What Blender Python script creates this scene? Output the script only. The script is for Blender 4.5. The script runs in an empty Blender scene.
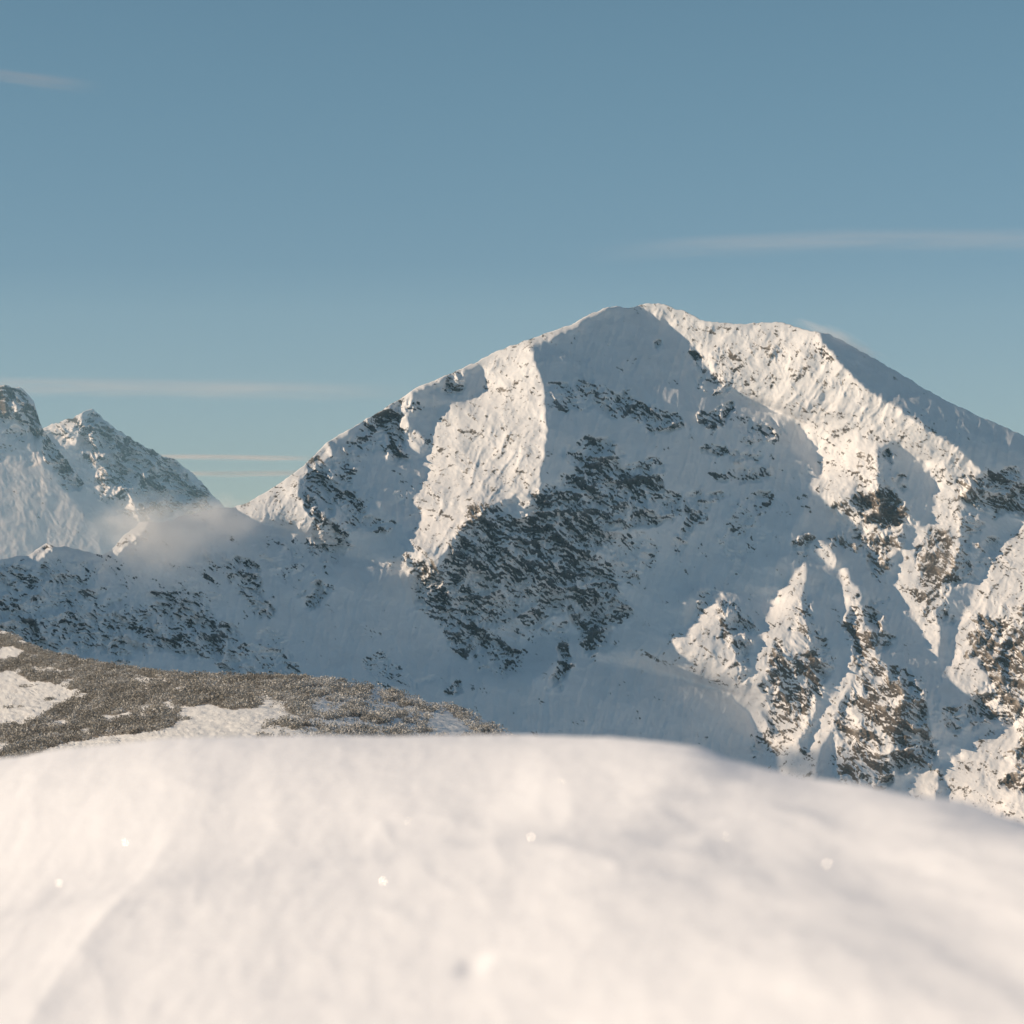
import bpy, math, random
import numpy as np
from mathutils import Vector

# ------------------------------------------------------------------ scene constants
F = 1024 * 100 / 36.0          # focal length in pixels (100 mm lens)
HY = 600.0                     # picture row of the horizon
SUN_E = math.radians(20.0)
SUN_A = math.radians(8.0)      # sun stands to the left, a touch on the viewer's side
SUN = Vector((-math.cos(SUN_E)*math.cos(SUN_A), -math.cos(SUN_E)*math.sin(SUN_A), math.sin(SUN_E)))

# ------------------------------------------------------------------ noise
def _hash(ix, iy, seed):
    h = (ix.astype(np.int64)*374761393 + iy.astype(np.int64)*668265263 + seed*974634777) & 0xffffffff
    h = ((h ^ (h >> 13)) * 1274126177) & 0xffffffff
    h = (h ^ (h >> 16)) & 0xffff
    return h.astype(np.float64) * (2*math.pi/65536.0)

def perlin(x, y, seed=0):
    x0 = np.floor(x); y0 = np.floor(y)
    fx = x-x0; fy = y-y0
    u = fx*fx*fx*(fx*(fx*6-15)+10); v = fy*fy*fy*(fy*(fy*6-15)+10)
    def g(dx, dy):
        a = _hash(x0+dx, y0+dy, seed)
        return np.cos(a)*(fx-dx) + np.sin(a)*(fy-dy)
    a = g(0, 0); b = g(1, 0); c = g(0, 1); d = g(1, 1)
    return (a + u*(b-a) + v*(c-a) + u*v*(a-b-c+d)) * 1.5

def fbm(x, y, seed=0, octv=4, gain=.5):
    s = 0; a = 1; t = 0
    for i in range(octv):
        s = s + a*perlin(x, y, seed+i*17); t += a; a *= gain; x = x*2.03+5.1; y = y*2.03+3.7
    return s/t

def ridged(x, y, seed=0, octv=4, gain=.55):
    s = 0; a = 1; t = 0; w = 1
    for i in range(octv):
        n = 1-np.abs(perlin(x, y, seed+i*31))*1.6
        n = np.clip(n, 0, 1)**2
        s = s + a*n*w; t += a; w = np.clip(n*1.6, 0, 1); a *= gain; x = x*2.07+9.2; y = y*2.07+1.3
    return s/t

def sstep(a, b, x):
    t = np.clip((x-a)/(b-a), 0, 1)
    return t*t*(3-2*t)

def inpoly(px, py, poly):
    r = np.zeros(px.shape, bool)
    n = len(poly)
    for i in range(n):
        x0, y0 = poly[i]; x1, y1 = poly[(i+1) % n]
        if y0 == y1: continue
        c = ((y0 > py) != (y1 > py))
        r ^= c & (px < (x1-x0)*(py-y0)/(y1-y0)+x0)
    return r

def bilin(field, x, y):
    h, w = field.shape
    x = np.clip(x, 0, w-1.001); y = np.clip(y, 0, h-1.001)
    i = x.astype(int); j = y.astype(int); a = x-i; b = y-j
    return (field[j, i]*(1-a)*(1-b) + field[j, i+1]*a*(1-b) + field[j+1, i]*(1-a)*b + field[j+1, i+1]*a*b)

def blur(f, s):
    n = int(s*3)+1
    k = np.exp(-.5*(np.arange(-n, n+1)/s)**2); k /= k.sum()
    p = np.pad(f, n, mode='edge')
    p = sum(k[i]*p[:, i:i+f.shape[1]] for i in range(2*n+1))
    return sum(k[i]*p[i:i+f.shape[0], :] for i in range(2*n+1))

def integrate(g, gy, step, wy=.15, wave=2600.):
    """depth relief whose slopes follow g (across) and gy (down), screened Poisson with mirror borders"""
    h, w = g.shape
    def ext(f, ox, oy):
        f = np.concatenate([f, ox*f[:, ::-1]], 1); return np.concatenate([f, oy*f[::-1]], 0)
    kx = np.fft.fftfreq(2*w)*2*np.pi/step; ky = np.fft.fftfreq(2*h)*2*np.pi/step
    KX, KY = np.meshgrid(kx, ky)
    den = KX**2 + wy*KY**2 + (2*np.pi/wave)**2
    Dh = (-1j*KX*np.fft.fft2(ext(g, -1, 1)) - 1j*wy*KY*np.fft.fft2(ext(gy, 1, -1)))/den
    return np.real(np.fft.ifft2(Dh))[:h, :w]
# ------------------------------------------------------------------ main mountain, traced from the photograph
SKY_MAIN = [(-200,580),(-100,566),(0,559),(29,555),(40,547),(47,544),(56,547),(70,547),(86,552),(102,555),(112,549),(124,536),(133,529),(140,522),(156,521),
 (170,522),(178,517),(195,514),(206,510),(219,508),(232,508),(242,505),(262,495),(280,483),(300,469),(328,441),(352,428),(378,412),(400,399),(417,388),(440,378),(472,364),
 (500,350),(530,339),(550,332),(570,325),(590,314),(609,307),(632,308),(640,305),(652,303),(664,304),(683,311),(700,319),(714,322),(728,323),(741,324),(755,323),(776,322),
 (790,325),(811,331),(828,334),(843,341),(874,358),(897,372),(936,395),(976,415),(1024,436),(1100,470),(1200,520),(1300,560)]
LIT = [
 [(238,500),(262,490),(300,462),(328,436),(331,455),(313,470),(300,480),(298,492),(312,514),(325,524),(324,545),(316,540),(297,532),(266,524),(236,512)],
 [(110,552),(123,532),(140,520),(152,521),(142,533),(128,544),(116,556)],
 [(26,558),(40,542),(56,543),(50,552),(36,562)],
 [(331,436),(417,380),(417,391),(380,414),(350,430),(336,447)],
 [(415,380),(487,350),(487,362),(440,382),(415,392)],
 [(487,350),(530,332),(566,318),(600,305),(608,308),(590,318),(574,330),(560,334),(545,342),(532,346),(537,362),(544,385),(548,425),(544,456),(539,490),(522,513),(514,498),(502,503),(491,506),(470,525),(456,536),(440,560),(433,577),(422,584),(408,575),(396,562),(409,534),(421,514),(412,500),(429,471),(424,462),(433,448),(433,430),(437,413),(450,405),(475,398),(487,385),(482,365)],
 [(398,400),(413,394),(407,420),(425,440),(421,456),(405,440),(398,418)],
 [(632,300),(660,296),(690,305),(714,314),(741,316),(776,314),(811,322),(822,338),(843,366),(866,389),(897,405),(921,425),(948,440),(968,456),(981,471),(972,484),(966,500),(962,530),(958,560),(948,592),(938,614),(941,640),(938,662),(930,650),(925,640),(913,616),(895,590),(888,575),(895,553),(905,546),(920,530),(930,522),(936,505),(936,487),(921,460),(905,450),(893,442),(878,450),(878,467),(882,492),(901,505),(903,540),(900,560),(893,582),(880,566),(868,552),(862,530),(843,514),(828,505),(813,493),(819,467),(811,440),(796,421),(749,401),(718,382),(698,354),(667,323),(645,312)],
 [(1300,440),(1100,490),(1060,505),(1024,520),(1000,545),(985,572),(975,590),(964,610),(955,640),(948,672),(955,688),(975,697),(990,690),(1024,650),(1120,600),(1300,560)],
 [(905,785),(930,765),(938,768),(937,830),(900,830)],
 [(806,555),(807,578),(798,607),(790,640),(775,660),(765,680),(765,712),(752,714),(742,708),(749,690),(757,656),(772,598),(790,575)],
 [(811,543),(820,538),(830,546),(839,562),(838,569),(822,563),(812,556)],
 [(838,569),(845,567),(852,580),(861,592),(853,600),(852,612),(848,620),(845,612),(842,595)],
 [(850,625),(856,645),(862,662),(850,690),(842,703),(835,720),(820,750),(815,790),(800,790),(812,735),(828,703),(846,672),(850,650),(847,640)],
 [(716,598),(727,612),(731,632),(738,650),(743,672),(750,695),(754,714),(740,706),(729,693),(706,684),(686,676),(672,665),(657,642),(672,636),(686,628),(700,608)],
 [(620,652),(640,635),(662,640),(690,672),(664,668),(636,659)],
 [(745,700),(760,712),(775,735),(800,745),(815,766),(820,860),(785,860),(765,768),(757,740)],
 [(944,766),(965,748),(983,735),(1015,722),(1060,725),(1300,740),(1300,1000),(950,1000),(948,820)],
]
MID = [   # rock faces caught by grazing light
 [(798,600),(806,600),(808,640),(815,650),(817,690),(815,720),(790,750),(772,725),(765,715),(765,680),(775,660),(790,640)],
 [(853,600),(861,593),(868,620),(878,650),(890,670),(905,676),(906,700),(897,740),(885,781),(840,790),(830,770),(835,722),(850,690),(862,662),(852,625)],
 [(975,697),(990,690),(1024,650),(1120,600),(1300,600),(1300,745),(1060,727),(1015,722),(990,716)],
 [(930,530),(958,530),(950,570),(938,600),(925,610),(915,600),(922,560)],
]
# rocks: x, y, half length, half width, tilt (degrees, picture), density
ROCKS = [
 (612,478,48,24,8,.95),(555,545,44,50,0,.88),(500,548,44,34,25,.88),(590,520,34,40,0,.75),(470,585,30,40,-30,.7),(520,590,50,30,10,.6),(545,572,30,18,0,.75),(550,600,22,10,0,.7),(455,610,24,62,-32,.8),(480,640,40,20,30,.7),(440,580,20,18,0,.7),
 (595,605,22,42,-10,.8),(560,655,9,30,0,.75),(640,412,40,14,22,.8),(580,396,30,14,10,.5),(652,510,34,12,-35,.65),(688,520,12,36,20,.5),(625,560,24,26,0,.45),(500,610,50,36,10,.45),(590,500,30,26,0,.6),
 (452,382,20,11,-20,.8),(388,428,16,26,-20,.75),(400,410,18,12,-30,.6),(322,500,18,58,-14,.65),(348,498,14,30,-15,.55),(300,478,30,20,0,.25),(372,440,20,14,0,.45),(376,520,14,12,0,.5),(350,460,20,20,0,.45),
 (438,440,14,28,20,.3),(470,430,70,60,-50,.13),(515,400,30,60,0,.2),(517,500,14,14,0,.45),(460,520,30,10,-45,.3),(415,500,12,28,0,.35),
 (878,508,28,17,12,1.),(882,550,18,22,0,.75),(940,562,20,36,-10,.7),(935,600,14,22,0,.6),(1000,492,38,16,8,.8),(968,540,10,40,0,.5),(905,480,8,10,0,.6),(890,450,8,7,0,.8),(740,450,20,6,10,.6),(718,417,8,7,0,.8),(716,453,12,5,-10,.9),(716,390,6,3,0,.8),(760,432,26,12,20,.5),
 (745,470,26,8,0,.5),(765,505,18,12,-40,.6),(716,497,8,6,0,.75),(700,353,9,6,30,.8),(660,352,6,4,0,.8),(806,545,10,7,0,.6),(800,490,30,30,0,.3),(600,700,60,16,0,.15),(740,530,40,20,-50,.4),(700,590,60,30,0,.15),
 (775,350,14,10,0,.5),(820,352,20,8,20,.6),(800,362,26,18,0,.45),(740,350,36,14,35,.4),(725,370,26,22,40,.5),(835,385,30,60,-20,.2),(870,470,18,30,0,.5),(760,390,28,16,30,.35),(870,520,40,26,0,.5),(920,430,28,10,35,.4),(960,470,28,10,20,.4),
 (790,690,24,46,0,.85),(802,620,8,22,0,.6),(815,655,10,24,0,.5),(870,640,13,44,-15,.8),(890,715,30,46,0,.9),(860,740,26,34,0,.8),(862,770,24,16,0,.9),(905,740,22,36,0,.7),
 (1005,660,24,46,-35,.85),(1000,700,30,18,-20,.9),(1030,760,18,40,10,.75),(1040,640,40,40,0,.6),(1000,560,20,16,-50,.5),(985,600,16,12,-40,.35),(960,720,10,14,0,.5),(1090,700,60,60,0,.7),(1100,500,60,16,20,.6),
 (728,625,12,30,0,.6),(712,612,16,8,-40,.5),(738,660,12,26,0,.55),(700,650,16,16,0,.3),(780,745,24,20,0,.55),(760,730,12,16,0,.4),(925,775,14,10,0,.45),(965,790,12,30,0,.3),(940,700,8,30,0,.3),
 (40,606,60,34,20,.5),(150,600,90,24,22,.34),(100,570,60,10,8,.35),(190,580,40,20,40,.4),(60,585,40,10,20,.55),(20,625,30,20,20,.6),(130,615,30,16,25,.5),(175,645,40,16,15,.6),(230,640,24,16,35,.55),(265,660,20,12,40,.5),(280,560,16,30,-40,.35),(75,610,18,20,0,.5),(10,575,18,12,0,.6),(105,632,30,22,10,.6),(60,640,30,16,0,.6),(90,590,18,10,0,.35),(160,620,24,18,0,.7),(185,620,34,26,10,.68),(210,640,20,26,0,.85),(235,664,26,12,30,.8),
 (246,584,14,28,-30,.75),(262,604,8,10,0,.7),(218,560,24,14,0,.4),(285,678,14,12,0,.5),(312,596,14,12,0,.8),(300,560,26,20,0,.4),(380,650,30,30,0,.22),(380,668,24,10,0,.4),(400,680,30,10,0,.35),(48,552,12,7,0,.55),(145,600,26,10,0,.4),
 (-60,620,60,30,0,.7),(135,535,14,8,0,.5),(120,655,24,14,0,.55),(270,640,18,14,0,.45),(455,692,12,7,0,.7),(630,625,26,10,0,.2),
]
SNOWY = [ (700,340,80,40), (360,600,40,60), (630,560,10,10) ]
SKY_P1 = [(-300,500),(-120,440),(-60,415),(-30,398),(-8,388),(0,385),(8,383),(13,387),(20,389),(28,394),(34,402),(37,413),(40,424),(44,433),(60,452),(80,478),(92,494),(104,502),(120,513),(137,521),(170,545),(270,600)]
LIT_P1 = [[(-30,396),(-10,386),(4,386),(9,396),(8,408),(4,418),(-12,420)]]
MID_P1 = [[(-200,440),(0,432),(30,444),(60,480),(100,530),(120,640),(-200,640)]]
ROCKS_P1 = [(12,405,22,20,20,.9),(35,430,12,14,50,.95),(60,455,34,9,48,.85),(90,492,24,6,45,.7),(5,440,20,8,0,.5),(25,452,16,8,0,.4),(0,455,12,8,0,.5),(10,480,24,8,0,.25),(40,488,14,6,0,.3)]
SKY_P2 = [(0,446),(30,434),(43,428),(60,420),(72,417),(82,412),(92,411),(102,416),(109,423),(120,432),(135,441),(148,448),(165,458),(176,461),(185,468),(200,480),(212,494),(222,504),(260,540),(370,620)]
LIT_P2 = [[(30,430),(43,424),(60,414),(82,406),(84,420),(84,430),(90,438),(80,440),(74,447),(66,442),(55,434)],[(88,452),(98,450),(98,462),(92,470),(88,462)],
 [(94,470),(103,466),(110,482),(125,490),(135,505),(142,512),(137,524),(128,517),(118,500),(108,495),(100,500),(95,485)]]
ROCKS_P2 = [(100,425,16,14,0,0.75),(130,460,50,34,35,0.65),(170,485,50,20,40,0.70),(95,455,10,14,0,0.65),(135,515,14,8,30,0.85),(110,470,10,16,0,0.50),(160,510,30,14,0,0.60)]
def skyline(pts, u):
    p = np.array(pts, float)
    return np.interp(u, p[:, 0], p[:, 1])

EASE = []; PUSH = []
def gradient_field(U, V, lit, mid, shade=.75, lit_g=-.45, mid_g=-.2, seed=1):
    wu = U + 3.2*fbm(U/16, V/16, seed, 3) + 1.8*perlin(U/5, V/5, seed+5)
    wv = V + 3.2*fbm(U/16, V/16, seed+50, 3) + 1.8*perlin(U/5, V/5, seed+55)
    ml = np.zeros(U.shape, bool); mm = np.zeros(U.shape, bool)
    for p in lit: ml |= inpoly(wu, wv, p)
    for p in mid: mm |= inpoly(wu, wv, p)
    g = np.full(U.shape, shade)
    for p in EASE: g[inpoly(wu, wv, p)] = .34
    g[mm] = mid_g
    g[ml] = lit_g
    for p in PUSH: g[inpoly(wu, wv, p)] = -1.8
    return g, ml, mm

def sun_map(D, step, base_dz, ca=SUN_A, el=SUN_E):
    """what the sun reaches on depth relief D (same units as the grid), for steering the relief"""
    h, w = D.shape
    dx = np.gradient(D, step, axis=1); dz = -np.gradient(D, step, axis=0) + base_dz
    sx, sy, sz = -math.cos(el)*math.cos(ca), -math.cos(el)*math.sin(ca), math.sin(el)
    # outward normal towards the viewer (dx,-1,dz)
    nl = (dx*sx - sy + dz*sz)/np.sqrt(dx*dx+1+dz*dz)
    # cast: full depth incl. base
    v = np.arange(h)*step
    full = D - base_dz*v[:, None]
    k = sz/(-sx); q = -sy/(-sx)          # per unit towards the sun (left): up k, nearer q
    M = np.full(h, 1e9); lit = np.zeros((h, w), bool)
    rows = np.arange(h)
    for c in range(w):
        if c > 0:
            src = np.minimum(M, full[:, c-1])          # nearest surface along the ray so far, at column c-1
            r = rows - k                                # row of the ray one column to the left
            M = np.interp(r, rows, src, left=1e9) + q*step
            # above the grid: open sky
            M[r < 0] = 1e9
        lit[:, c] = full[:, c] < M + .5
    return nl, lit
STEP = 2.0
GYK = 1.0
BASE_DZ = 1.15
def solve_field(us, vs, skypts, lit, mid, base_dz=BASE_DZ, wave=5000., iters=22, shade=.58, wy=.3, mid_g=-.35):
    U, V = np.meshgrid(us, vs)
    g, ml, mm = gradient_field(U, V, lit, mid, shade=shade, mid_g=mid_g)
    below = V > skyline(skypts, U)
    g = np.where((V > 835) & (U < 900), 0, g)
    g = blur(g, .7)
    gy = np.zeros_like(g)
    sx, sy, sz = SUN
    need = (~ml & ~mm & below & ~((V > 835) & (U < 900)))
    for it in range(iters):
        D = integrate(g, gy, STEP, wy, wave)
        dx = np.gradient(D, STEP, axis=1); dz = -np.gradient(D, STEP, axis=0)+base_dz
        nl = (dx*sx - sy + dz*sz)/np.sqrt(dx*dx+1+dz*dz)
        cast = sun_map(np.where(below, D, 1e6), STEP, base_dz)[1]
        if it == iters-1: break
        up = np.where(need & cast, np.clip(nl+.20, 0, .5), 0)
        dn = np.where(ml & below, np.clip(.40-nl, 0, .4), 0) + np.where(ml & below & ~cast, .12, 0)
        g = g + blur(.9*up - .6*dn, 1.0)
        gy = np.clip(gy + GYK*blur(up, 2.5), 0, .7)
        g = np.clip(g, -2.2, 1.7)
        # shade just left of a lit face that is still in cast shadow: ease the slope so the valley is shallower
        bad = (ml & below & ~cast).astype(float)
        acc = np.zeros_like(bad); cur = np.zeros(bad.shape[0])
        for c in range(bad.shape[1]-1, -1, -1):
            cur = cur*.96 + bad[:, c]*.12
            acc[:, c] = cur
        g = g - np.where(need, np.clip(acc, 0, .25), 0)*.5
    return U, V, D, ml, mm, nl, cast, below
EASE += [[(450,610),(540,600),(640,560),(760,520),(806,500),(800,560),(775,590),(716,590),(680,620),(655,634),(620,650),(560,672),(450,690)]]
PUSH += [[(606,652),(640,634),(670,640),(688,650),(694,676),(664,668),(636,660)]]
def solve_main():
    return solve_field(np.arange(-200, 1302, STEP), np.arange(270, 1002, STEP), SKY_MAIN, LIT, MID)
# ------------------------------------------------------------------ materials
def new_mat(name):
    m = bpy.data.materials.new(name); m.use_nodes = True
    nt = m.node_tree; nt.nodes.clear()
    return m, nt
def N(nt, typ, **kw):
    n = nt.nodes.new(typ)
    for k, v in kw.items():
        if k.startswith('i_'): n.inputs[k[2:].replace('_', ' ')].default_value = v
        else: setattr(n, k, v)
    return n
def L(nt, a, b): nt.links.new(a, b)
def mixc(nt, fac, a, b):
    n = nt.nodes.new('ShaderNodeMix'); n.data_type = 'RGBA'
    for sock, val in ((n.inputs[0], fac), (n.inputs[6], a), (n.inputs[7], b)):
        if hasattr(val, 'is_output'): nt.links.new(val, sock)
        else: sock.default_value = val if not isinstance(val, tuple) else (val+(1,))[:4]
    return n.outputs[2]
def ramp(nt, src, lo, hi, a=0., b=1.):
    n = N(nt, 'ShaderNodeMapRange', interpolation_type='SMOOTHSTEP')
    n.inputs[1].default_value = lo; n.inputs[2].default_value = hi
    n.inputs[3].default_value = a; n.inputs[4].default_value = b
    L(nt, src, n.inputs[0]); return n.outputs[0]
def math_(nt, op, a, b):
    n = N(nt, 'ShaderNodeMath', operation=op)
    for s, v in zip(n.inputs, (a, b)):
        if hasattr(v, 'is_output'): L(nt, v, s)
        else: s.default_value = v
    return n.outputs[0]
def noise(nt, co, scale, detail=4, rough=.55, vec=(1, 1, 1)):
    mp = N(nt, 'ShaderNodeMapping'); mp.inputs['Scale'].default_value = vec
    L(nt, co, mp.inputs[0])
    n = N(nt, 'ShaderNodeTexNoise'); n.inputs['Scale'].default_value = scale
    n.inputs['Detail'].default_value = detail; n.inputs['Roughness'].default_value = rough
    L(nt, mp.outputs[0], n.inputs[0]); return n.outputs['Fac']

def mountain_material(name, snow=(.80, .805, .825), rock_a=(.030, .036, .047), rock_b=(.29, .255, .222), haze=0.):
    m, nt = new_mat(name)
    out = N(nt, 'ShaderNodeOutputMaterial'); bs = N(nt, 'ShaderNodeBsdfPrincipled')
    co = N(nt, 'ShaderNodeNewGeometry').outputs['Position']
    at = N(nt, 'ShaderNodeAttribute', attribute_name='rock').outputs['Fac']
    n1 = noise(nt, co, .30, 6, .68); n2 = noise(nt, co, .05, 4, .6); n3 = noise(nt, co, .55, 5, .7, (.8, .8, 2.2))
    a = math_(nt, 'ADD', at, math_(nt, 'MULTIPLY', math_(nt, 'SUBTRACT', n1, .5), 1.35))
    mask = ramp(nt, a, .33, .60)
    tn = N(nt, 'ShaderNodeAttribute', attribute_name='tone').outputs['Fac']
    wm = N(nt, 'ShaderNodeAttribute', attribute_name='warm').outputs['Fac']
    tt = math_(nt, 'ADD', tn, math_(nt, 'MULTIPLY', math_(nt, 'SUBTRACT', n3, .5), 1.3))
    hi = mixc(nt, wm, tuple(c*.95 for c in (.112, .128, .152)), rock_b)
    lo = mixc(nt, wm, rock_a, (.10, .083, .068))  # sunlit rock is coloured paler and browner than shaded rock
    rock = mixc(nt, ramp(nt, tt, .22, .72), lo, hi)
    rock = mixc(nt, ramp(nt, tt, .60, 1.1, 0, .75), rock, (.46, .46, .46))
    sn = mixc(nt, ramp(nt, n2, .3, .7), tuple(c*.93 for c in snow), snow)
    col = mixc(nt, mask, sn, rock)
    L(nt, col, bs.inputs['Base Color'])
    bs.inputs['Roughness'].default_value = .75; bs.inputs['Specular IOR Level'].default_value = .15
    bp = N(nt, 'ShaderNodeBump'); bp.inputs['Distance'].default_value = 1.6
    hgt = math_(nt, 'ADD', math_(nt, 'MULTIPLY', n1, math_(nt, 'ADD', math_(nt, 'MULTIPLY', mask, 1.1), .16)), math_(nt, 'MULTIPLY', mask, -.35))
    L(nt, hgt, bp.inputs['Height']); bp.inputs['Strength'].default_value = .8
    L(nt, bp.outputs[0], bs.inputs['Normal'])
    L(nt, bs.outputs[0], out.inputs[0])
    return m

def snow_material(name, col=(.9, .9, .91), s1=40, s2=9, dist=.004, k1=.5, sss=0.):
    m, nt = new_mat(name)
    out = N(nt, 'ShaderNodeOutputMaterial'); bs = N(nt, 'ShaderNodeBsdfPrincipled')
    co = N(nt, 'ShaderNodeNewGeometry').outputs['Position']
    n1 = noise(nt, co, s1, 5, .65); n2 = noise(nt, co, s2, 4, .6)
    L(nt, mixc(nt, n2, tuple(c*.97 for c in col), col), bs.inputs['Base Color'])
    bs.inputs['Roughness'].default_value = .6; bs.inputs['Specular IOR Level'].default_value = .2
    bp = N(nt, 'ShaderNodeBump'); bp.inputs['Distance'].default_value = dist; bp.inputs['Strength'].default_value = 1.
    L(nt, math_(nt, 'ADD', math_(nt, 'MULTIPLY', n1, k1), n2), bp.inputs['Height'])
    L(nt, bp.outputs[0], bs.inputs['Normal']); L(nt, bs.outputs[0], out.inputs[0])
    return m

# ------------------------------------------------------------------ objects
col = bpy.context.scene.collection
def tag(o, label=None, cat=None, group=None, kind=None):
    for k, v in (('label', label), ('category', cat), ('group', group), ('kind', kind)):
        if v: o[k] = v
    return o
def mesh_obj(name, verts, faces, mat, attrs=None, smooth=True, uv=None):
    me = bpy.data.meshes.new(name)
    verts = np.asarray(verts, np.float32); faces = np.asarray(faces, np.int32)
    nf, k = faces.shape
    me.vertices.add(len(verts)); me.vertices.foreach_set('co', verts.ravel())
    me.loops.add(nf*k); me.loops.foreach_set('vertex_index', faces.ravel())
    me.polygons.add(nf); me.polygons.foreach_set('loop_start', np.arange(0, nf*k, k, dtype=np.int32))
    me.polygons.foreach_set('use_smooth', np.full(nf, smooth))
    me.update(calc_edges=True)
    for an, a in (attrs or {}).items():
        at = me.attributes.new(an, 'FLOAT', 'POINT'); at.data.foreach_set('value', np.asarray(a, np.float32).ravel())
    if uv is not None:
        ul = me.uv_layers.new(name='UVMap'); ul.data.foreach_set('uv', np.asarray(uv, np.float32)[faces.ravel()].ravel())
    me.materials.append(mat)
    o = bpy.data.objects.new(name, me); col.objects.link(o)
    return o
def grid_faces(nr, nc):
    i = np.arange(nr*nc).reshape(nr, nc)
    return np.stack([i[:-1, :-1], i[1:, :-1], i[1:, 1:], i[:-1, 1:]], -1).reshape(-1, 4)
def world(u, v, d):
    return np.stack([(u-512)/F*d, d, (HY-v)/F*d], -1)

def rock_density(U, V, blobs):
    dens = np.zeros(U.shape)
    for (x, y, a, b, t, k) in blobs:
        c, s = math.cos(math.radians(t)), math.sin(math.radians(t))
        sel = (np.abs(U-x) < 1.7*max(a, b)) & (np.abs(V-y) < 1.7*max(a, b))
        X = U[sel]-x; Y = V[sel]-y
        r = ((X*c+Y*s)/a)**2+((-X*s+Y*c)/b)**2
        val = k*np.clip(1.45-r*.75, 0, 1)
        dens[sel] = np.maximum(dens[sel], val)
    return dens

def build_mountain(name, skypts, lit, mid, rocks, d0, vtop, vbot, u0, u1, mat, du=.85, nrow=620, seed=3, jag=1.2, rough=1.0, base_rock=.14, back=900., shade=.58, base_dz=BASE_DZ, near_scale=1., mid_g=-.35):
    us = np.arange(min(u0, -200) if u0 < 0 else u0, u1+2, STEP); vs = np.arange(vtop-30, vbot+2, STEP)
    _, _, R, ml, mm, nl, cast, below = solve_field(us, vs, skypts, lit, mid, base_dz=base_dz, shade=shade, mid_g=mid_g)
    mlf = blur(ml.astype(float), 1.5); mmf = blur(mm.astype(float), 1.5)
    uc = np.arange(u0, u1, du)
    sk = skyline(skypts, uc)
    jg = jag*(fbm(uc/9, uc*0+.5, seed+90, 4)*1.6)
    sk = sk + jg
    t = np.linspace(0, 1, nrow)[:, None]
    Vv = sk[None, :] + (vbot-sk[None, :])*(t**1.0)
    Uu = np.broadcast_to(uc[None, :], Vv.shape)
    gx = (Uu-us[0])/STEP; gy = (Vv-vs[0])/STEP
    rel = bilin(R, gx, gy); litm = bilin(mlf, gx, gy); midm = bilin(mmf, gx, gy)
    # ---- surface detail (lengths in picture pixels at the mountain, about 1.1 m each)
    wx = Uu + 7*fbm(Uu/30, Vv/30, seed+1, 3); wy = Vv + 7*fbm(Uu/30, Vv/30, seed+2, 3)
    hx = Uu + 30*fbm(Uu/38, Vv/38, seed+81, 4); hy = Vv + 24*fbm(Uu/38, Vv/38, seed+82, 4)
    dens = np.maximum(rock_density(hx, hy, rocks), base_rock + .24*litm + (.42*midm if mid_g < 0 else 0))
    ca, sa = math.cos(math.radians(28)), math.sin(math.radians(28))
    ax = wx*ca + wy*sa; ay = -wx*sa + wy*ca            # strata dipping to the right
    bx = wx*.82 - wy*.57; by = wx*.57 + wy*.82         # a second joint direction, falling to the left
    crag = (ridged(ax/44, ay/30, seed+7, 5)-.45)*11.0 + (ridged(bx/19, by/34, seed+9, 4)-.45)*6.0 + (ridged(ax/11, ay/5, seed+17, 4)-.4)*2.6 + fbm(ax/4.2, ay/2.4, seed+23, 3)*1.5
    soft = fbm(wx/60, wy/80, seed+32, 3)*6.0*(.4+1.0*litm) + fbm(wx/30, wy/46, seed+33, 4)*3.2 + fbm(wx/9, wy/13, seed+35, 3)*.9
    flute = (ridged((Uu+.25*(Vv-500)+5*perlin(Uu/40, Vv/40, seed+4))/11, Vv/120, seed+41, 2)-.4)*1.2
    rib = (ridged((wx+.62*wy)/26, (wy-.62*wx)/120, seed+45, 5)-.45)*3.4*(.5+sstep(-.3,.4,fbm(Uu/60,Vv/60,seed+47,2)))       # ribs running down to the left on the sunlit faces
    rib2 = fbm((wx+.6*wy)/9, (wy-.6*wx)/26, seed+46, 5, .6)*1.0*sstep(-.45,.35,fbm(Uu/45,Vv/45,seed+48,3))
    rw = sstep(.16, .75, dens - .24*litm)
    spur = sstep(640, 700, Uu)*sstep(500, 560, Vv)*(1-sstep(960, 1000, Uu))*np.maximum(litm, midm)
    edge = 1-.75*np.exp(-((Vv-sk[None, :])/5.)**2)      # calmer right at the crest
    disp = (soft*.62 + flute*.6*(1-litm)*(1-midm) + (rib*.6+rib2)*litm*(1-.5*rw) + crag*(.14+1.5*rw)*(1-.55*midm))*rough*edge*(1-.35*spur)
    n = fbm(ax/26, ay/15, seed+60, 3)*1.0 + fbm(bx/9, by/13, seed+61, 3)*.7 + fbm(ax/6, ay/2.8, seed+62, 4, .65)*.9
    nl_ = fbm((wx+.6*wy)/7, (wy-.6*wx)/16, seed+63, 5, .65)*1.6
    n = n*(1-.6*litm) + nl_*.6*litm
    # ledges: where the crags lean out the rock shows, where they lie back snow stays
    dv = np.gradient(disp + .5*crag*sstep(.1, .4, dens), axis=0)/np.maximum(np.gradient(Vv, axis=0), .3)
    dens = dens*(1-.16*sstep(340, 260, Uu)*(1-sstep(-1, 0, -Vv+520)))
    rock = dens*.90 + .62*n - (.22+.16*fbm(Uu/22, Vv/22, seed+69, 2))*np.clip(dv, -1.3, 1.3) - .20
    led = ridged(ax/30+.6*perlin(Uu/25, Vv/25, seed+65), ay/4.6, seed+64, 3, .6)
    led2 = ridged(bx/9, by/22, seed+66, 3)
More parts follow.
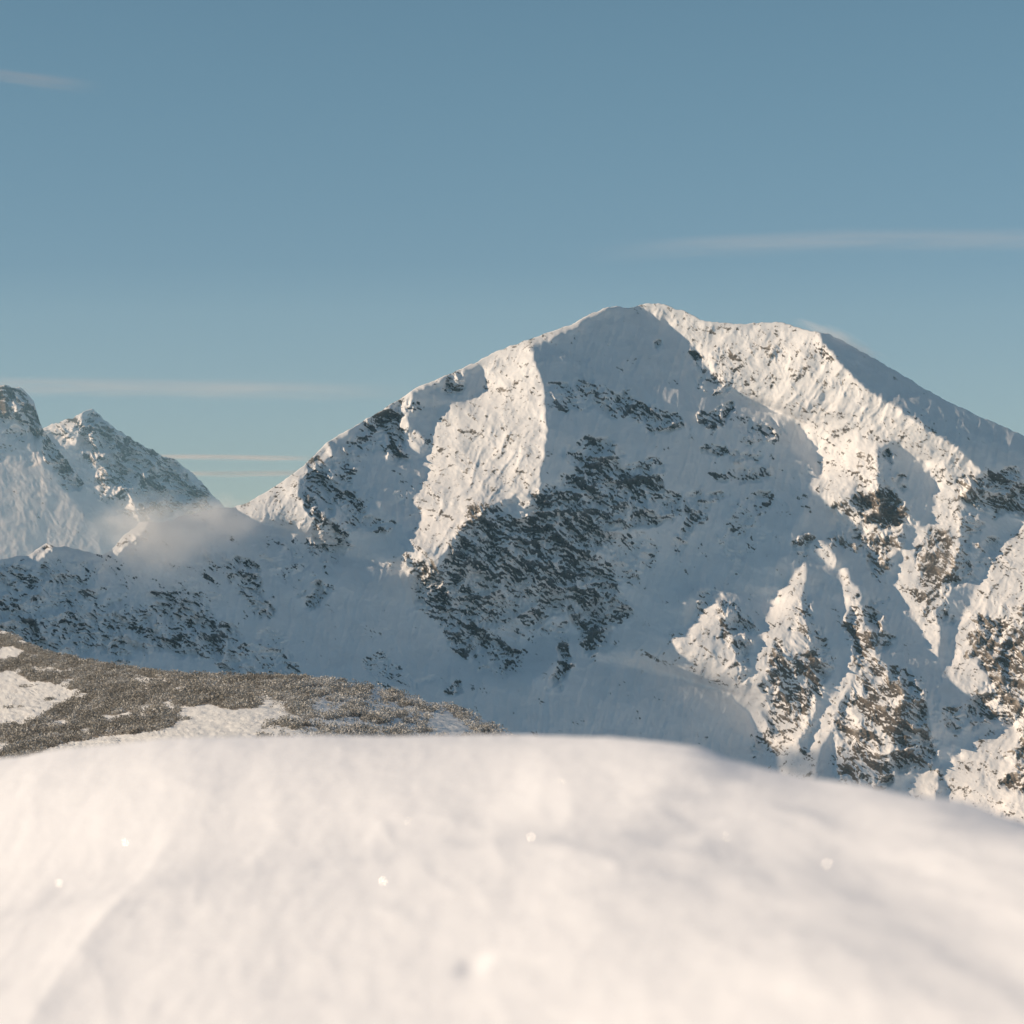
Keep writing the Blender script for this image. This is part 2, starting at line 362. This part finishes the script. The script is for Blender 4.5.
    rock = rock - (1-.8*litm)*(.40*sstep(.48, .8, led) + .24*sstep(.5, .85, led2)) + .06*litm
    tone = .42 + .085*np.clip(crag, -5, 6) + .42*fbm(ax/5, ay/2.2, seed+67, 4, .65) + .35*fbm(Uu/45, Vv/45, seed+68, 3)  # shade painted into the crag hollows, tops paler; the rest varies at random
    k = d0/F
    D = d0 - base_dz*k*(Vv-vtop)*near_scale + (rel-disp)*k
    P = world(Uu, Vv, D)
    # back slope of the mountain
    nb = 40
    tb = (np.linspace(0, 1, nb+1)[1:, None])**1.6
    Pc = P[0]
    B = np.empty((nb, len(uc), 3))
    B[..., 0] = Pc[None, :, 0] + tb*60*fbm(uc/120, uc*0, seed+70, 2)[None, :]
    B[..., 1] = Pc[None, :, 1] + tb*back
    rn = fbm(np.broadcast_to(uc/40, (nb, len(uc))), np.broadcast_to(tb*12, (nb, len(uc))), seed+71, 4)
    B[..., 2] = Pc[None, :, 2] - tb*(Pc[None, :, 2]+420) *.95 - 3.*tb**.5*0 + rn*28*np.minimum(tb*6, 1)
    B[..., 2] = np.minimum(B[..., 2], Pc[None, :, 2] - (B[..., 1]-Pc[None, :, 1])*.12)
    allp = np.concatenate([B[::-1], P], 0)
    rk = np.concatenate([np.full((nb, len(uc)), .15), rock], 0)
    tn = np.concatenate([np.full((nb, len(uc)), .5), tone], 0)
    warm = np.concatenate([np.full((nb, len(uc)), .5), np.maximum(np.maximum(sstep(690, 860, Uu)*sstep(440, 520, Vv), litm), midm)*1.0], 0)  # brown rock at lower right, plus sunlight painted on lit and grazing faces
    nr, nc = allp.shape[:2]
    o = mesh_obj(name, allp.reshape(-1, 3), grid_faces(nr, nc), mat, {'rock': rk, 'tone': tn, 'warm': warm})
    DEPTH[name] = (Uu, Vv, D)
    return o
DEPTH = {}
def depth_at(name, u, v):
    Uu, Vv, D = DEPTH[name]
    c = int(np.argmin(np.abs(Uu[0]-u))); r = int(np.argmin(np.abs(Vv[:, c]-v))); return float(D[r, c])

mat_main = mountain_material('snow_and_rock')
mat_far = mountain_material('far_snow_and_rock', rock_a=(.05, .055, .065), rock_b=(.2, .18, .165))
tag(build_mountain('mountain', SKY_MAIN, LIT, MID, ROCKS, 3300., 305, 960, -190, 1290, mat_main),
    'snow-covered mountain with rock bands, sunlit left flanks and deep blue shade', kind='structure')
tag(build_mountain('far_peak', SKY_P1, LIT_P1, MID_P1, ROCKS_P1, 4300., 385, 640, -190, 270, mat_far, du=.8, nrow=300, seed=11, jag=3.2, rough=1.1, base_rock=.1, mid_g=.37),
    'distant snowy peak with a rocky knob at the left edge', kind='structure')
tag(build_mountain('far_peak', SKY_P2, LIT_P2, [], ROCKS_P2, 5200., 411, 620, 10, 360, mat_far, du=.8, nrow=260, seed=23, jag=2.6, rough=1.5, base_rock=.3),
    'distant pointed snowy peak seen between the two nearer mountains', kind='structure')

# ------------------------------------------------------------------ valley floor
vm = snow_material('valley_snow', (.7, .7, .71), .02, .004, 3.)
g = np.linspace(-1, 1, 81)
gx = np.sign(g)*np.abs(g)**2.2*45000; gy = np.linspace(0, 1, 101)**2.2*60000+100
GX, GY = np.meshgrid(gx, gy)
GZ = -330 + 14*fbm(GX/900, GY/900, 5, 4)
tag(mesh_obj('valley_ground', np.stack([GX, GY, GZ], -1).reshape(-1, 3), grid_faces(101, 81)[:, ::-1], vm), 'snowy valley floor', kind='structure')

# ------------------------------------------------------------------ heath hill with dwarf pines
SKY_HILL = [(-260,600),(-100,612),(0,630),(12,634),(20,638),(40,650),(60,655),(90,660),(120,666),(160,672),(200,675),(260,676),(300,677),(340,681),(370,686),(400,693),(430,702),(455,707),(470,712),(490,723),(507,733),(560,762),(640,802),(760,870),(980,1010)]
def hill_depth(u, v):
    sv = skyline(SKY_HILL, u)
    d = 430*np.exp((775-v-.12*(u-200)+.34*25*np.log1p(np.exp(np.clip((u-290)/25., -30, 30))))/165.)
    return d + 7*fbm(u/70, v/24, 77, 3)
SNOWP = [[(-200,660),(0,672),(16,671),(30,680),(55,684),(80,692),(68,703),(52,708),(44,718),(20,724),(-20,731),(-200,740)],
 [(174,730),(181,708),(205,704),(240,709),(262,708),(290,713),(284,720),(264,726),(256,760),(150,760),(140,744),(160,736)],[(345,722),(372,724),(368,729),(345,728)],
 [(100,717),(118,714),(136,713),(130,718),(108,721)], [(30,756),(60,745),(95,738),(140,733),(178,728),(190,760),(30,770)],
 [(-20,742),(8,744),(8,750),(-20,756)], [(48,722),(64,720),(66,725),(50,727)], [(-60,648),(-4,650),(14,646),(26,652),(10,660),(-60,668)],
 [(120,663),(150,671),(140,668),(124,667)], [(430,712),(458,718),(470,736),(440,738),(425,728)]]
hu = np.arange(-240, 900, 1.7); ht = np.linspace(0, 1, 260)[:, None]
hs = skyline(SKY_HILL, hu) + fbm(hu/14, hu*0, 81, 3)*1.5
HV = hs[None, :] + (np.maximum(960, hs[None, :]+20)-hs[None, :])*ht**1.3; HU = np.broadcast_to(hu[None, :], HV.shape)
HD = hill_depth(HU, HV)
HP = world(HU, HV, HD)
HP[..., 2] += (fbm(HP[..., 0]/3.5, HP[..., 1]/3.5, 83, 3)*.35)*np.clip(ht*20, 0, 1)
nb = 30; tb = np.linspace(0, 1, nb+1)[1:, None]**1.5
HB = np.empty((nb, len(hu), 3)); HB[..., 0] = HP[0][None, :, 0]; HB[..., 1] = HP[0][None, :, 1]+tb*420
HB[..., 2] = HP[0][None, :, 2] - tb*300 - 4*tb**.5
HA = np.concatenate([HB[::-1], HP], 0)
def shrub_cover(U, V):
    wu = U + 6*fbm(U/12, V/8, 91, 3); wv = V + 3.5*fbm(U/12, V/8, 92, 3)
    c = np.ones(U.shape)
    for p in SNOWP: c[inpoly(wu, wv, p)] = 0
    thin = sstep(200, 330, U)*sstep(688, 706, V)
    n = fbm(U/26, V/9, 93, 4)
    c = c*np.where(n < -.22+thin*.30, .12, 1)
    return c
hc = np.concatenate([np.zeros((nb, len(hu)))+.3, shrub_cover(HU, HV)], 0)
m, nt = new_mat('heath_ground')
out = N(nt, 'ShaderNodeOutputMaterial'); bs = N(nt, 'ShaderNodeBsdfPrincipled')
co = N(nt, 'ShaderNodeNewGeometry').outputs['Position']; at = N(nt, 'ShaderNodeAttribute', attribute_name='cover').outputs['Fac']
n1 = noise(nt, co, .8, 5, .65)
mk = ramp(nt, math_(nt, 'ADD', math_(nt, 'MULTIPLY', at, .5), math_(nt, 'MULTIPLY', n1, .6)), .48, .75)
L(nt, mixc(nt, mk, (.90, .88, .86), (.30, .265, .235)), bs.inputs['Base Color']); bs.inputs['Roughness'].default_value = .8
bp = N(nt, 'ShaderNodeBump'); bp.inputs['Distance'].default_value = .3; L(nt, n1, bp.inputs['Height']); L(nt, bp.outputs[0], bs.inputs['Normal'])
L(nt, bs.outputs[0], out.inputs[0])
tag(mesh_obj('hillside', HA.reshape(-1, 3), grid_faces(HA.shape[0], HA.shape[1]), m, {'cover': hc}), 'snow-patched heath hill on the left', kind='structure')

m, nt = new_mat('frosted_pine')
out = N(nt, 'ShaderNodeOutputMaterial'); bs = N(nt, 'ShaderNodeBsdfPrincipled')
at = N(nt, 'ShaderNodeAttribute', attribute_name='tone').outputs['Fac']
c1 = mixc(nt, ramp(nt, at, 0, .55), (.11, .108, .10), (.34, .325, .30))
c1 = mixc(nt, ramp(nt, at, .56, .95), c1, (.66, .65, .64))
L(nt, c1, bs.inputs['Base Color']); bs.inputs['Roughness'].default_value = .85; bs.inputs['Specular IOR Level'].default_value = .1
tl = N(nt, 'ShaderNodeBsdfTranslucent'); L(nt, c1, tl.inputs[0]); ms = N(nt, 'ShaderNodeMixShader'); ms.inputs[0].default_value = .22
L(nt, bs.outputs[0], ms.inputs[1]); L(nt, tl.outputs[0], ms.inputs[2]); L(nt, ms.outputs[0], out.inputs[0]); mat_pine = m

rng = np.random.default_rng(7)
def tufts(centres, radius, height, nq, frost):
    """many small needle-clump faces spread through each low bush"""
    n = len(centres); M = n*nq
    c = np.repeat(centres, nq, 0); r = np.repeat(radius, nq); h = np.repeat(height, nq); f = np.repeat(frost, nq)
    a = rng.uniform(0, 2*np.pi, M); q = rng.uniform(0, 1, M)**.5; z = rng.uniform(0, 1, M)
    rr = r*q*np.sqrt(1-.75*z*z)
    p = c + np.stack([np.cos(a)*rr, np.sin(a)*rr, z*h], -1)
    d1 = rng.normal(size=(M, 3)); d1[:, 2] = np.abs(d1[:, 2])*.8+.2; d1 /= np.linalg.norm(d1, axis=1)[:, None]
    d2 = np.cross(d1, rng.normal(size=(M, 3))); d2 /= np.linalg.norm(d2, axis=1)[:, None]
    s = (r*rng.uniform(.15, .34, M))[:, None]
    vts = np.stack([p-d2*s*.45, p+d1*s*1.1-d2*s*.12, p+d1*s*1.2+d2*s*.2, p+d2*s*.5], 1).reshape(-1, 3)
    fc = np.arange(M*4).reshape(M, 4)
    tone = np.clip(rng.normal(.50, .14, M) + f + (z-.5)*.28, 0, 1)
    return vts, fc, np.repeat(tone, 4)


# find points of the hill surface: draw picture columns and rows by true ground area
uu = rng.uniform(-230, 640, 520000); vv = rng.uniform(0, 1, 520000)
sv = skyline(SKY_HILL, uu); V_ = sv + vv*(880-sv)
dd = hill_depth(uu, V_)
ddv = (hill_depth(uu, V_+.5)-hill_depth(uu, V_-.5))
w_ = np.abs(ddv)*dd*(880-sv); w_ /= np.quantile(w_, .995)
keep = (rng.uniform(0, 1, len(uu)) < np.clip(w_, 0, 1)*1.0) & (V_ > sv+.3) & (V_ < 860) & (sv < 850)
keep &= rng.uniform(0, 1, len(uu)) < shrub_cover(uu, V_)
uu, V_, dd = uu[keep], V_[keep], dd[keep]
sel = rng.permutation(len(uu))[:60000]
uu, V_, dd = uu[sel], V_[sel], dd[sel]
pc = world(uu, V_, dd)
rad = rng.uniform(.6, 1.35, len(pc)); hh = rad*rng.uniform(.75, 1.15, len(pc))
fr = .45*fbm(pc[:, 0]/9, pc[:, 1]/26, 95, 4) + .16*sstep(230, 330, uu)  # patchy frost; the right end is frosted more to stand for bluish shade
pc[:, 2] -= .1
print('shrubs', len(pc))
vt, fc, tn = tufts(pc, rad, hh, 26, fr)
tag(mesh_obj('dwarf_pine_scrub', vt, fc, mat_pine, {'tone': tn}, smooth=False), 'frosted low dwarf pine scrub covering the hill on the left', 'scrub', kind='stuff')
SOLO = [(28,687,'lone low shrub in the big snow patch, nearest the upper edge of that patch',2.6),(50,700,'small lone shrub near the right end of the big snow patch',1.8),(14,708,'darkest lone shrub near the bottom of the big snow patch at the far left',2.4),(183,720,'lone shrub on the narrow snow strip beside the long snow patch',2.0)]
for (x, y, lab, r) in SOLO:
    d = float(hill_depth(np.array([float(x)]), np.array([float(y)]))[0])
    ncl = 9
    w0 = world(float(x), float(y), d)
    cc = np.zeros((ncl, 3)); cc[:, 0] = rng.uniform(-r, r, ncl); cc[:, 1] = rng.uniform(-r*.8, r*.8, ncl)
    cc[:, 2] = .02
    vt, fc, tn = tufts(cc, np.full(ncl, .9), np.full(ncl, .8), 26, np.full(ncl, -.08))
    o = mesh_obj('dwarf_pine_shrub', vt, fc, mat_pine, {'tone': tn}, smooth=False); o.location = Vector(w0) - Vector((0, 0, .15))
    tag(o, lab, 'shrub', 'lone shrubs on the snow patches of the hill')

# ------------------------------------------------------------------ foreground snow drift
CREST = [(-400,790),(-150,772),(0,758),(60,749),(120,742),(175,738),(240,736),(300,735),(420,736),(500,733),(560,735),(620,738),(660,742),(700,748),(740,757),(780,769),(820,776),(860,781),(900,789),(940,797),(980,806),(1024,814),(1150,842),(1400,900)]
YC = 5.0
CR_U = np.arange(-1200, 2200, 8.); _k = np.exp(-.5*(np.arange(-24, 25)*8/22.)**2); _k /= _k.sum()
CR_V = np.convolve(np.pad(skyline(CREST, CR_U), 24, mode='edge'), _k, mode='valid')
CR_Y = np.interp(CR_U, [-1200, 0, 512, 1024, 2200], [6.6, 5.6, 4.9, 3.15, 2.6]); CR_Y = np.convolve(np.pad(CR_Y, 24, mode='edge'), _k, mode='valid')
CR_X = (CR_U-512)/F*CR_Y; CR_Z = (HY-CR_V)/F*CR_Y
def drift_height(x, y):
    # crest profile, carried along the drift
    zc = np.interp(x, CR_X, CR_Z)
    s = np.interp(x, CR_X, CR_Y)-y
    zc = zc + .0045*fbm(x/.13, y/.25, 211, 4)*np.exp(-np.abs(s)/.35)
    zc = zc + .008*sstep(.15, .5, x)
    near = -.0115*np.clip(s, 0, 9)**2 +   .155*np.minimum(x-.52, .15)*np.maximum(sstep(-.25, 1, s/1.1)-.104, 0)*(1+.25*np.clip(s-1.2, 0, 3))
    far = -.16*np.clip(-s, 0, 1)**2 - .30*np.clip(-s-.6, 0, 400)*.9
    far = np.where(s < 0, -.30*(np.sqrt(s*s+.07**2)-.07), 0)
    z = zc + near + far
    env = np.exp(-np.clip(-s, 0, 9)/3)
    z = z + env*np.clip(.25+s, .15, 1)*( .012*fbm(x/.9+.12*y, y/2.6, 201, 3) + .007*(ridged((x+.12*y)/.42, (y-.4*x)/2.4, 205, 3)-.5) + .0018*fbm((x-.06*y)/.12, y/.7, 206, 3) + .0040*fbm((x+.10*y)/.17, (y-.3*x)/1.1, 202, 5) + .0007*fbm((x+.05*y)/.045, y/.28, 203, 4) )
    # wind steps
    def step(x0, y0, x1, y1, h, wdt):
        dx, dy = x1-x0, y1-y0; ln = math.hypot(dx, dy); dx /= ln; dy /= ln
        a = (x-x0)*dx+(y-y0)*dy; b = (x-x0)*dy-(y-y0)*dx       # b > 0: right side
        win = sstep(-.25, .1, a)*(1-sstep(ln-.1, ln+.35, a))
        bb = b + .05*fbm(a/.12, a*0, int(x0*100), 3)
        return -h*win*sstep(0, wdt, bb)*np.exp(-np.clip(bb-wdt, 0, 9)/.6)
    z = z + step(.13, 3.55, .275, 4.3, .011, .12) + step(.017, 2.6, .058, 3.09, .010, .22) + step(.058, 3.09, 0, 3.7, .010, .22) + step(.42, 3.1, .60, 3.6, .012, .2)
    z = np.maximum(z, -19 + .3*fbm(x/5, y/5, 220, 3))
    z = z - .005*np.exp(-(((x+.040)/.016)**2+((y-2.9)/.05)**2))
    return z
fy = np.concatenate([np.linspace(.8, 6.2, 760), 6.2+np.linspace(0, 1, 80)[1:]**2.5*125])
fs = np.linspace(-1, 1, 1300)
FY, FS = np.meshgrid(fy, fs, indexing='ij')
FX = np.where(FY < 6.2, FS*3.4*(.4+.6*FY/6.2), FS*(3.4+(FY-6.2)*.9))
FZ = drift_height(FX, FY)
fgm = snow_material('drift_snow', (.925, .93, .985), 60, 18, .0022)
tag(mesh_obj('snow_drift', np.stack([FX, FY, FZ], -1).reshape(-1, 3), grid_faces(*FX.shape)[:, ::-1], fgm), 'bright wind-packed snow drift in the foreground', kind='structure')


# ice crystals catching the sun
m, nt = new_mat('ice_glint'); out = N(nt, 'ShaderNodeOutputMaterial'); gl = N(nt, 'ShaderNodeBsdfAnisotropic')
gl.inputs['Roughness'].default_value = .4; gl.inputs['Color'].default_value = (1, .98, .95, 1); L(nt, gl.outputs[0], out.inputs[0]); mat_ice = m
def ground_hit(u, v):
    ys = np.linspace(1.2, 5.5, 2000); xs = (u-512)/F*ys
    zr = (HY-v)/F*ys; zg = drift_height(xs, ys)
    i = int(np.argmax(zg > zr)); return Vector((xs[i], ys[i], zg[i]))
for (u, v, lab, gr) in [(59,884,'ice crystal glinting low at the left edge of the drift',1.0),(125,843,'ice crystal glinting on the upper left of the drift',1.15),(383,882,'ice crystal glinting on the left middle of the drift',1.0),(531,838,'ice crystal glinting near the middle of the drift below the summit',.95),(827,865,'ice crystal glinting on the right side of the drift',.72),(562,781,'faint ice crystal near the crest of the drift below the summit',.5),(727,838,'faint ice crystal between the middle and the right side of the drift',.5),(408,822,'faint ice crystal on the upper middle of the drift',.5)]:
    p = ground_hit(u, v)
    nrm = (SUN + (-p).normalized()).normalized()
    t1 = nrm.orthogonal().normalized(); t2 = nrm.cross(t1)
    vs_ = []
    for k in range(6):
        a = k*math.pi/3; vs_.append(t1*math.cos(a)*.0009*gr+t2*math.sin(a)*.0009*gr)
    vs_ += [vv_ - nrm*.0007 for vv_ in vs_]
    me = bpy.data.meshes.new('ice_crystal')
    me.from_pydata([tuple(q) for q in vs_], [], [tuple(range(6)), tuple(range(11, 5, -1))]+[(i, (i+1) % 6+0, (i+1) % 6+6, i+6)[::-1] for i in range(6)])
    me.materials.append(mat_ice)
    o = bpy.data.objects.new('ice_crystal', me); o.location = p + Vector((0, 0, .0012)); col.objects.link(o)
    tag(o, lab, 'ice crystal', 'ice crystals glinting on the snow')

# ------------------------------------------------------------------ haze and drifting snow
def box_mesh(x0, x1, y0, y1, z0, z1):
    v = [(x, y, z) for x in (x0, x1) for y in (y0, y1) for z in (z0, z1)]
    return v, [(0, 1, 3, 2), (4, 6, 7, 5), (0, 4, 5, 1), (2, 3, 7, 6), (0, 2, 6, 4), (1, 5, 7, 3)]
m, nt = new_mat('valley_haze'); out = N(nt, 'ShaderNodeOutputMaterial'); vs_ = N(nt, 'ShaderNodeVolumeScatter')
vs_.inputs['Color'].default_value = (.45, .78, 1, 1); vs_.inputs['Density'].default_value = 5.0e-5; L(nt, vs_.outputs[0], out.inputs[1])
v, f = box_mesh(-9000, 9000, 1300, 5600, -320, 430)
tag(mesh_obj('haze', v, f, m, smooth=False), 'thin bluish haze in the valley air', kind='structure')
m2_ = m.copy(); m2_.name = 'far_haze'; m2_.node_tree.nodes['Volume Scatter'].inputs['Density'].default_value = 1.6e-4
v, f = box_mesh(-9000, 9000, 3560, 4160, -325, 420)
tag(mesh_obj('far_haze', v, f, m2_, smooth=False), 'denser haze in front of the far peaks', kind='structure')
def mist(u, v, ru, rv, rd, dens, label, toward=0., seed=1., tilt=0., at=None):
    m, nt = new_mat('blown_snow_mist'); out = N(nt, 'ShaderNodeOutputMaterial')
    tc = N(nt, 'ShaderNodeTexCoord').outputs['Object']
    ln = N(nt, 'ShaderNodeVectorMath', operation='LENGTH'); L(nt, tc, ln.inputs[0])
    n1 = noise(nt, tc, 1.9, 7, .66, (1, 1, .8)); 
    r = math_(nt, 'ADD', ln.outputs['Value'], math_(nt, 'MULTIPLY', math_(nt, 'SUBTRACT', n1, .5), 2.3))
    dn = math_(nt, 'MULTIPLY', ramp(nt, r, .05, .85, dens, 0), ramp(nt, ln.outputs['Value'], .7, 1., 1, 0))
    vo = N(nt, 'ShaderNodeVolumeScatter'); vo.inputs['Color'].default_value = (1, 1, 1, 1); L(nt, dn, vo.inputs['Density']); L(nt, vo.outputs[0], out.inputs[1])
    me = bpy.data.meshes.new('snow_mist')
    import bmesh
    bm = bmesh.new(); bmesh.ops.create_icosphere(bm, subdivisions=4, radius=1.0); bm.to_mesh(me); bm.free(); me.materials.append(m)
    o = bpy.data.objects.new('snow_mist', me); col.objects.link(o)
    d = depth_at('mountain', *(at or (u, v))) - toward
    o.location = Vector(world(float(u), float(v), d)); o.scale = (ru*d/F, rd, rv*d/F); o.rotation_euler = (0, math.radians(tilt), 0)
    tag(o, label, 'mist', 'blown snow drifting off the ridges')
mist(162, 532, 94, 46, 80, .021, 'soft cloud of blown snow drifting over the low left ridge', toward=40, seed=1)
mist(225, 520, 64, 32, 60, .019, 'thinner plume of blown snow at the saddle where the left ridge meets the main slope', toward=20, seed=2)
mist(842, 343, 66, 13, 60, .020, 'faint plume of blown snow streaming off the crest right of the summit', toward=-30, tilt=24, at=(845, 345))

# ------------------------------------------------------------------ thin high clouds
def cloud_material(name, alpha, sx, seed):
    m, nt = new_mat(name); out = N(nt, 'ShaderNodeOutputMaterial')
    tc = N(nt, 'ShaderNodeTexCoord').outputs['UV']
    sep = N(nt, 'ShaderNodeSeparateXYZ'); L(nt, tc, sep.inputs[0])
    mp = N(nt, 'ShaderNodeMapping'); mp.inputs['Scale'].default_value = (sx, 3.4, 1); mp.inputs['Location'].default_value = (seed, seed*.7, 0)
    L(nt, tc, mp.inputs[0])
    nz = N(nt, 'ShaderNodeTexNoise'); nz.inputs['Scale'].default_value = 1.; nz.inputs['Detail'].default_value = 8; nz.inputs['Roughness'].default_value = .68; nz.inputs['Distortion'].default_value = .6; L(nt, mp.outputs[0], nz.inputs[0])
    yw = math_(nt, 'ADD', sep.outputs[1], math_(nt, 'MULTIPLY', math_(nt, 'SUBTRACT', nz.outputs['Fac'], .5), .35))
    e = math_(nt, 'MULTIPLY', ramp(nt, yw, .02, .5), ramp(nt, yw, .6, .98, 1, 0))
    ex = math_(nt, 'MULTIPLY', ramp(nt, sep.outputs[0], 0, .3), ramp(nt, sep.outputs[0], .7, 1, 1, 0))
    a = math_(nt, 'MULTIPLY', math_(nt, 'MULTIPLY', e, ex), ramp(nt, nz.outputs['Fac'], .2, .7, .35*alpha, alpha))
    df = N(nt, 'ShaderNodeBsdfDiffuse'); df.inputs[0].default_value = (.95, .82, .80, 1)
    tl = N(nt, 'ShaderNodeBsdfTranslucent'); tl.inputs[0].default_value = (.95, .82, .80, 1)
    nv = N(nt, 'ShaderNodeCombineXYZ'); q = (SUN*1.0 + Vector((0, -.5, 0))).normalized()
    for k in range(3): nv.inputs[k].default_value = q[k]
    L(nt, nv.outputs[0], df.inputs['Normal'])
    mx = N(nt, 'ShaderNodeMixShader'); mx.inputs[0].default_value = .1; L(nt, df.outputs[0], mx.inputs[1]); L(nt, tl.outputs[0], mx.inputs[2])
    tr = N(nt, 'ShaderNodeBsdfTransparent'); m2 = N(nt, 'ShaderNodeMixShader')
    L(nt, a, m2.inputs[0]); L(nt, tr.outputs[0], m2.inputs[1]); L(nt, mx.outputs[0], m2.inputs[2]); L(nt, m2.outputs[0], out.inputs[0])
    return m
CLOUDS = [([(560,258),(700,246),(850,240),(1024,240),(1250,232)], 30, .12, 6, 'long feathered pink-grey cloud streak right of the summit'),
          ([(-160,58),(0,76),(60,83),(110,88)], 20, .22, 4, 'short faint cloud wisp at the upper left'),
          ([(-300,384),(0,386),(250,390),(460,394)], 26, .22, 8, 'broad pale cloud band above the left peaks'),
          ([(120,457),(200,457),(330,459)], 8, .6, 5, 'thin cloud line between the peaks, the upper of two'),
          ([(150,474),(230,474),(340,473)], 9, .45, 5, 'thin cloud line between the peaks, the lower of two')]
CD = 60000.
for ci, (pts, wd, al, sx, lab) in enumerate(CLOUDS):
    p = np.array(pts, float); n = 60
    t = np.linspace(p[0, 0], p[-1, 0], n); y = np.interp(t, p[:, 0], p[:, 1])
    vs_, uv = [], []
    for i in range(n):
        for j in range(5):
            f = j/4
            dist = CD + 3000*f                     # the sheet leans back as it rises
            vs_.append(world(t[i], y[i] + (.5-f)*wd, dist)); uv.append((i/(n-1), f))
    o = mesh_obj('cloud', np.array(vs_), grid_faces(n, 5), cloud_material('cloud_streak', al, sx, ci*3.1), uv=np.array(uv))
    tag(o, lab, 'cloud', 'thin high cloud streaks')

# ------------------------------------------------------------------ light, sky, camera
sc = bpy.context.scene
w = bpy.data.worlds.new('World'); sc.world = w; w.use_nodes = True
nt = w.node_tree; nt.nodes.clear()
wo = N(nt, 'ShaderNodeOutputWorld'); bg = N(nt, 'ShaderNodeBackground'); sk = N(nt, 'ShaderNodeTexSky')
sk.sky_type = 'NISHITA'; sk.sun_disc = False; sk.sun_elevation = SUN_E
sk.sun_rotation = math.atan2(SUN.x, SUN.y)
sk.altitude = 2000; sk.air_density = 1.0; sk.dust_density = .4; sk.ozone_density = 2.0
tint = N(nt, 'ShaderNodeMix'); tint.data_type = 'RGBA'; tint.blend_type = 'MULTIPLY'; tint.inputs[0].default_value = 1
L(nt, sk.outputs[0], tint.inputs[6])
sz = N(nt, 'ShaderNodeSeparateXYZ'); L(nt, N(nt, 'ShaderNodeTexCoord').outputs['Generated'], sz.inputs[0])
L(nt, mixc(nt, ramp(nt, sz.outputs[2], .04, .22), (.65, .70, .74), (.785, .895, .785)), tint.inputs[7])
L(nt, tint.outputs[2], bg.inputs[0]); bg.inputs[1].default_value = .105
L(nt, bg.outputs[0], wo.inputs[0])
sl = bpy.data.lights.new('sun', 'SUN'); sl.energy = 5.0; sl.angle = math.radians(.5); sl.color = (1, .80, .575)
so = bpy.data.objects.new('sun', sl); col.objects.link(so); so.rotation_euler = SUN.to_track_quat('Z', 'Y').to_euler()
cd = bpy.data.cameras.new('camera'); cam = bpy.data.objects.new('camera', cd); col.objects.link(cam); sc.camera = cam
cam.rotation_euler = (math.pi/2, 0, 0); cd.lens = 100; cd.sensor_width = 36; cd.shift_y = (HY-512)/1024
cd.clip_start = .1; cd.clip_end = 200000
cd.dof.use_dof = True; cd.dof.focus_distance = 3000; cd.dof.aperture_fstop = 8
sc.view_settings.view_transform = 'Standard'; sc.view_settings.look = 'None'; sc.view_settings.exposure = 0
sc.cycles.transparent_max_bounces = 16; sc.cycles.volume_bounces = 2
